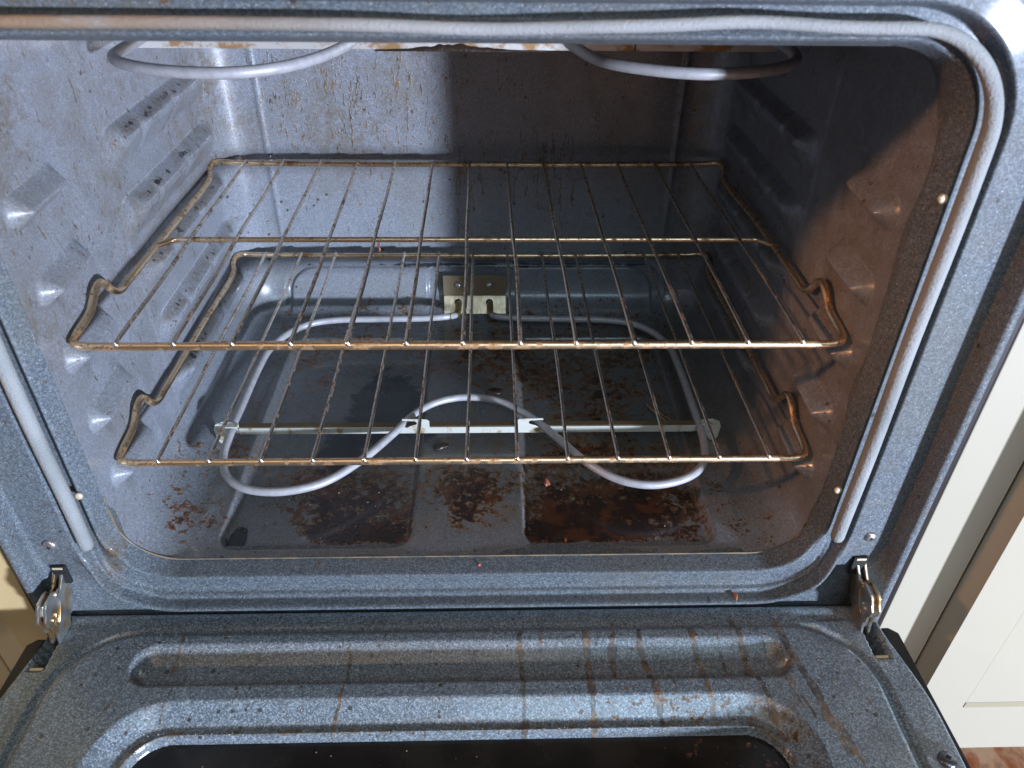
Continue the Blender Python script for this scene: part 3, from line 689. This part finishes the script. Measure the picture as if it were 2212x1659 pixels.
# bake element ------------------------------------------------------------------------------------------
EZ = -.195
ep = [(-.0230, .4140, -.1990), (-.0235, .4000, -.2040), (-.0250, .3850, -.2000), (-0.0357, 0.3722, EZ), (-0.0624, 0.3681, EZ), (-0.1242, 0.3660, EZ), (-0.1808, 0.3640, EZ), (-0.2148, 0.3547, EZ), (-0.2405, 0.3290, EZ), (-0.2549, 0.2930, EZ), (-0.2585, 0.2518, EZ), (-0.2590, 0.1694, EZ), (-0.2585, 0.1283, EZ), (-0.2559, 0.0933, EZ), (-0.2436, 0.0613, EZ),
      (-0.2220, 0.0438, EZ), (-0.1942, 0.0382, EZ), (-0.1674, 0.0418, EZ), (-0.1427, 0.0531, EZ), (-0.1118, 0.0850, EZ), (-0.0830, 0.1283, EZ), (-0.0645, 0.1591, EZ), (-0.0439, 0.1797, EZ), (-0.0192, 0.1900, EZ), (0.0055, 0.1910, EZ), (0.0302, 0.1838, EZ), (0.0508, 0.1694, EZ), (0.0765, 0.1406, EZ),
      (0.1023, 0.1025, EZ), (0.1229, 0.0747, EZ), (0.1496, 0.0521, EZ), (0.1764, 0.0438, EZ), (0.2032, 0.0469, EZ), (0.2279, 0.0593, EZ), (0.2428, 0.0788, EZ), (0.2495, 0.1097, EZ), (0.2510, 0.1694, EZ), (0.2510, 0.2518, EZ), (0.2485, 0.2930, EZ), (0.2340, 0.3290, EZ), (0.2093, 0.3527, EZ), (0.1743, 0.3619, EZ), (0.1126, 0.3650, EZ), (0.0508, 0.3681, EZ),
      (0.0292, 0.3722, EZ), (.0230, .3850, -.2000), (.0210, .4000, -.2040), (.0205, .4140, -.1990)]
bake = tube('bake_element', smoothpath(ep, .004), .0043, M['element'], oven, sides=16)
for e in (ep[:4], ep[::-1][:4]):
    q = smoothpath(e, .003); tube('element_sleeve', q, .0046, M['element_end'], bake, sides=16, cap=False)
# terminal plate on the back wall: upper half vertical, lower half tipped upward
def plate(name, x0, x1, pts, mat, parent, t=.0014):
    V = []; F = []
    for x in (x0, x1):
        for (y, z) in pts: V.append((x, y, z))
        for (y, z) in reversed(pts): V.append((x, y + t, z + t * .3))
    n = len(pts) * 2; F = [tuple(range(n))[::-1], tuple(range(n, 2 * n))] + [(i, (i + 1) % n, (i + 1) % n + n, i + n) for i in range(n)]
    o = mesh(name, V, F, mat, parent, False); b = o.modifiers.new('bevel', 'BEVEL'); b.width = .0012; b.segments = 2; b.limit_method = 'ANGLE'; return o
t = NT('terminal_plate_shaded'); M['plate_shaded'] = t.out(t.mix(t.noise(50, 4), (.20, .15, .09), (.30, .23, .14)), .4, .3)  # same plate, darker colour paints the shade on its front-facing half
tp = plate('terminal_plate', -.0440, .0430, [(.4215, -.1600), (.4215, -.1905)], M['plate_shaded'], bake)
plate('lower_plate', -.0430, .0430, [(.4200, -.1900), (.4060, -.2110)], M['plate'], tp)
for x in (-.0230, .0205):
    lathe('plate_bolt', [(.0048, 0), (.0048, .0018), (.0034, .0040), (.0008, .0048)], (x, .4212, -.1735), (0, -1, .1), M['screw'], tp, 20)
    lathe('terminal_hole', [(.0050, 0), (.0048, .0006), (.0001, .0005)], (x - .0006, .4142, -.1975), (0, -.83, .55), M['void'], tp, 20)
# support bracket
BY = .1365
br = box('element_bracket', -.2520, .2590, BY, BY + .0014, -.2030, -.1948, M['bracket'], bake, .0003)
box('bracket_top', -.2540, .2610, BY + .0016, BY + .0090, -.1955, -.1943, M['bracket_dark'], br, .0002)
def tab(x, s):
    pts = [(0, -.1950), (0, -.1855), (.003, -.1832), (.008, -.1826), (.029, -.1822), (.0295, -.1844), (.0155, -.1852), (.0132, -.1875), (.0145, -.1900), (.021, -.1922), (.0250, -.1950)]
    P_ = [(x + s * a, b) for a, b in pts]; prism('bracket_tab', P_, 'y', BY - .0012, BY - .0001, M['bracket'], br, .0002)
tab(-.0455, -1); tab(.0488, 1)
for sg in (-1, 1):
    P_ = [(sg * a - .002, b) for a, b in ((.2500, -.2030), (.2500, -.1915), (.2560, -.1880), (.2670, -.1870), (.2750, -.1905), (.2775, -.1975), (.2765, -.2110), (.2740, -.2165), (.2680, -.2165), (.2640, -.2110), (.2595, -.2030))]
    prism('bracket_foot', P_, 'y', BY + .0016, BY + .0030, M['bracket'], br, .0003)
    box('foot_hook', *sorted((sg * .2510, sg * .2660)), BY - .006, BY + .0014, -.1895, -.1880, M['bracket'], br, .0004)
adopt(oven)

# ---------------------------------------------------------------- racks
def make_rack(label, zr, yo, xo, xb, seed, rail=None):
    g = np.random.default_rng(seed); r = empty('oven_rack', (xo, yo, zr)); tag(r, label, 'oven rack', 'wire racks inside the oven')
    h = lambda s: [(s * .2950, 0, 0), (s * .3060, .002, .0015), (s * .3085, .012, .0030), (s * .3085, .042, .0075), (s * .3085, .0600, .0180), (s * .3085, .0720, .0185), (s * .3060, .0830, .0040), (s * .3055, .0940, -.0005), (s * .3050, .1100, 0)]
    b = lambda s: [(s * .3045 + xb, .3660, 0), (s * .3080 + xb, .3790, .0040), (s * .3075 + xb, .3920, .0070), (s * .3010 + xb, .4035, .0050), (s * .2900 + xb, .4060, .0030)]
    left, right = h(-1), h(1)
    path = smoothpath([(x, 0, 0) for x in (0, -.15, -.285)] + left + [(-.3048, .24, 0)] + b(-1) + [(x, .4060, .0015) for x in (-.15, 0, .15)] + b(1)[::-1] + [(.3048, .24, 0)] + right[::-1] + [(x, 0, 0) for x in (.285, .15)], .0035, closed=True)
    tube('outer_frame', path, lambda s: .0033, M['rail'], r, closed=True, sides=14)
    ym = .194
    tube('cross_bar', roundpath([(-.3045, ym - .014, .0008), (-.2920, ym, .0006), (.2920, ym, .0006), (.3045, ym - .014, .0008)], .006), .0027, M['rail'], r, sides=12)
    for i in range(13):
        x = (i - 6) * .0454; j = g.normal(0, .0004); j2 = g.normal(0, .0004); bow = g.normal(0, .0005)
        p = [(x + j, -.0012, .0040), (x + j, .012, .0043), (x + (j + j2) / 2 + bow, .12, .0043), (x + (j + j2) / 2 + xb * .5 + bow, ym, .0046), (x * .9966 + j2 + xb * .7, .31, .0045), (x * .9966 + j2 + xb, .4062, .0052)]
        w = tube('wire', smoothpath(p, .02), .00175, M['wire'], r, sides=9)
        lathe('weld_bead', [(.0022, 0), (.0024, .0007), (.0017, .0018), (.0002, .0022)], (x + j, -.0013, .0030), (0, -.75, .66), M['bead'], w, 12)
    for o in r.children: pass
    return r
make_rack('upper wire oven rack, browned front rail, resting on the third ledge from the top', 0.0, 0.0, 0.0, -.0032, 1)
make_rack('lower wire oven rack just above the stained cavity floor', -.1245, .0027, -.0003, -.0007, 2)

# ---------------------------------------------------------------- food crumbs and bits
def pebble(name, loc, r, mat, sc=(1, 1, .7), rz=0, seed=0):
    import bmesh
    bm = bmesh.new(); bmesh.ops.create_icosphere(bm, subdivisions=3, radius=r); g = np.random.default_rng(seed)
    o1, o2 = g.uniform(0, 9, 2)
    for v in bm.verts:
        k = 1 + .22 * math.sin(v.co.x / r * 2.3 + o1) * math.cos(v.co.y / r * 2.7 + o2) + .10 * math.sin(v.co.z / r * 5 + o1 + v.co.x / r * 4)
        v.co = Vector((v.co.x * sc[0] * k, v.co.y * sc[1] * k, v.co.z * sc[2] * k))
    me = bpy.data.meshes.new(name); bm.to_mesh(me); bm.free(); o = link(name, me, mat); o.location = loc; o.rotation_euler = (0, 0, rz); return o
FW = ZF - .0095
tag(pebble('dried_food_bit', (.0800, .0790, FW + .0035), .0045, M['red'], (.75, 1.25, .8), .2, 1), 'reddish dried food bit lying behind the right front corner of the floor well', 'crumb')
tag(pebble('dried_food_bit', (.2490, -.0555, -.2440), .0022, M['orange'], (.8, 1.7, .8), .1, 2), 'orange crumb on the bottom frame rim at the right', 'crumb')
tag(pebble('burnt_lump', (.0265, .2300, ZF + .003), .0065, M['char'], (1.5, .9, .5), .3, 3), 'shiny black charred lump at the centre of the floor behind the element', 'burnt food')
tag(pebble('burnt_lump', (-.0350, .1310, ZF + .001), .0060, M['char'], (1.4, .8, .25), .1, 8), 'flat dark burnt flake beside the left bracket tab', 'burnt food')
tag(pebble('burnt_lump', (.0870, .0000, FW + .0015), .0045, M['char'], (1.5, 1, .4), .3, 9), 'dark burnt flake in the front of the right floor well', 'burnt food')
tag(pebble('dried_food_bit', (.0935, -.0015, FW + .0030), .0018, M['orange'], (.7, 1.6, .8), .1, 10), 'bright orange crumb beside the flake in the right well', 'crumb')
tag(pebble('dried_food_bit', (.0100, -.0360, -.2190), .0014, M['orange'], (1, 1, .9), .1, 11), 'tiny orange crumb on the middle of the bottom frame shelf', 'crumb')
tw = tube('twig', [(.2080, .2110, FW + .0055), (.2170, .1960, FW + .0030), (.2290, .1800, FW + .0020)], .0012, M['twig'], sides=8); tag(tw, 'thicker of two brown twigs lying on the right floor well', 'twig')
tw = tube('twig', [(.2170, .2000, FW + .0040), (.2340, .1830, FW + .0020)], .0008, M['twig'], sides=8); tag(tw, 'thin brown twig crossing the thicker one on the right well', 'twig')
gd = tube('grease_drip', smoothpath([(-.0905, .1935, .0018), (-.0898, .1925, -.0020), (-.0905, .1930, -.0060), (-.0895, .1930, -.0100), (-.0905, .1930, -.0125)], .001), lambda s: .0005 + .0010 * abs(math.cos(s * 8)) * (1 - .4 * s), M['red'], sides=10)
tag(gd, 'glossy red brown grease drip hanging from the upper rack cross bar', 'grease drip')
# countless tiny crumbs
V = []; F = []
def speck(x, y, z, r):
    b = len(V); a = random.uniform(0, 6.28)
    for k in range(3): V.append((x + r * math.cos(a + k * 2.09) * random.uniform(.6, 1.3), y + r * math.sin(a + k * 2.09) * random.uniform(.6, 1.3), z))
    V.append((x + random.uniform(-.3, .3) * r, y, z + r * 1.1)); F.extend([(b, b + 1, b + 3), (b + 1, b + 2, b + 3), (b + 2, b, b + 3), (b, b + 2, b + 1)])
for _ in range(70): speck(random.uniform(-.25, .25), random.uniform(-.24, -.17), ZD - .0188, random.uniform(.0002, .0006))
for _ in range(60): speck(random.uniform(-.34, .34), random.uniform(-.078, -.064), ZD + .0030, random.uniform(.0002, .0005))
for _ in range(50): speck(random.uniform(-.22, .22), random.uniform(-.02, .07), ZF - .0055 if random.random() < .6 else ZF, random.uniform(.0003, .0008))
for _ in range(70): speck(random.uniform(-.27, .26), random.gauss(-.1600, .0010), ZD - .0088, random.uniform(.0003, .0007))
tag(mesh('loose_crumbs', V, F, M['pale'], None, False), 'tiny pale crumbs scattered over door and floor', 'crumbs', None, 'stuff')

# ---------------------------------------------------------------- kitchen around the oven
FZ = -.575
tag(mesh('floor', [(-6, -6, FZ - .005), (6, -6, FZ - .005), (6, 3, FZ - .005), (-6, 3, FZ - .005)], [(0, 1, 2, 3)], M['tile'], None, False), None, None, None, 'structure')
t = NT('bevel_shade_paint'); M['bevel_shade'] = t.out(t.mix(t.noise(9, 3), (.29, .25, .16), (.26, .225, .145)), .5)
t = NT('warm_lit_cabinet_paint'); M['cabinet_warm_lit'] = t.out(t.mix(t.noise(5, 3), (.50, .37, .19), (.46, .34, .17)), .45)  # warm light and missing daylight put into the left cabinet's paint colour
def cabinet(sg, label, CM):
    r = empty('kitchen_cabinet', (sg * .7, 0, FZ)); tag(r, label, 'cabinet')
    X_ = lambda a, b: sorted((sg * a, sg * b))
    x0, x1 = X_(.4215, 1.25); box('carcass', x0, x1, -.028, .56, -.520, .36, CM, r, .001); box('toe_kick', x0, x1, .035, .55, FZ + .003, -.5205, CM, r, .001)
    prism('stile', [(sg * .4215, -.0285), (sg * .4215, -.0305), (sg * .4550, -.0305), (sg * .4660, -.0440), (sg * .4660, -.0285)], 'z', -.5195, .36, CM, r, .0008)
    zb, zt_ = -.517, .34
    fx0, fx1, fz0, fz1 = .530, .825, zb + .088, zt_ - .10
    ring = lambda a0, a1, c0, c1, y: [(sg * a0, y, c0), (sg * a1, y, c0), (sg * a1, y, c1), (sg * a0, y, c1)]
    V = ring(.4682, .90, zb, zt_, -.029) + ring(.4682, .90, zb, zt_, -.0440) + ring(.4770, .8915, zb + .004, zt_ - .009, -.0600) + ring(fx0, fx1, fz0, fz1, -.0600) + ring(fx0 + .001, fx1 - .001, fz0 + .001, fz1 - .001, -.0602)
    F = [(4 * k + i, 4 * k + (i + 1) % 4, 4 * k + 4 + (i + 1) % 4, 4 * k + 4 + i) for k in range(4) for i in range(4)] + [(16, 17, 18, 19), (3, 2, 1, 0)]
    if sg > 0: F = [f for f in F]
    o = prism_fix(mesh('cabinet_door', V, F, CM, r, False))
    x0, x1 = X_(fx0, fx1); box('bevel_shade_strip', x0, x1, -.0608, -.0600, fz0, fz0 + .009, M['bevel_shade'], r, .0003)  # flat strip, its darker beige paints the shade of a bottom bevel
    adopt(r); return r
def prism_fix(o):
    import bmesh
    bm = bmesh.new(); bm.from_mesh(o.data); bmesh.ops.recalc_face_normals(bm, faces=bm.faces); bm.to_mesh(o.data); bm.free(); return o
cabinet(1, 'cream white kitchen cabinet with panelled door to the right of the oven', M['cabinet'])
cabinet(-1, 'kitchen cabinet, warm light painted in as yellowish beige, at the left edge beside the oven', M['cabinet_warm_lit'])
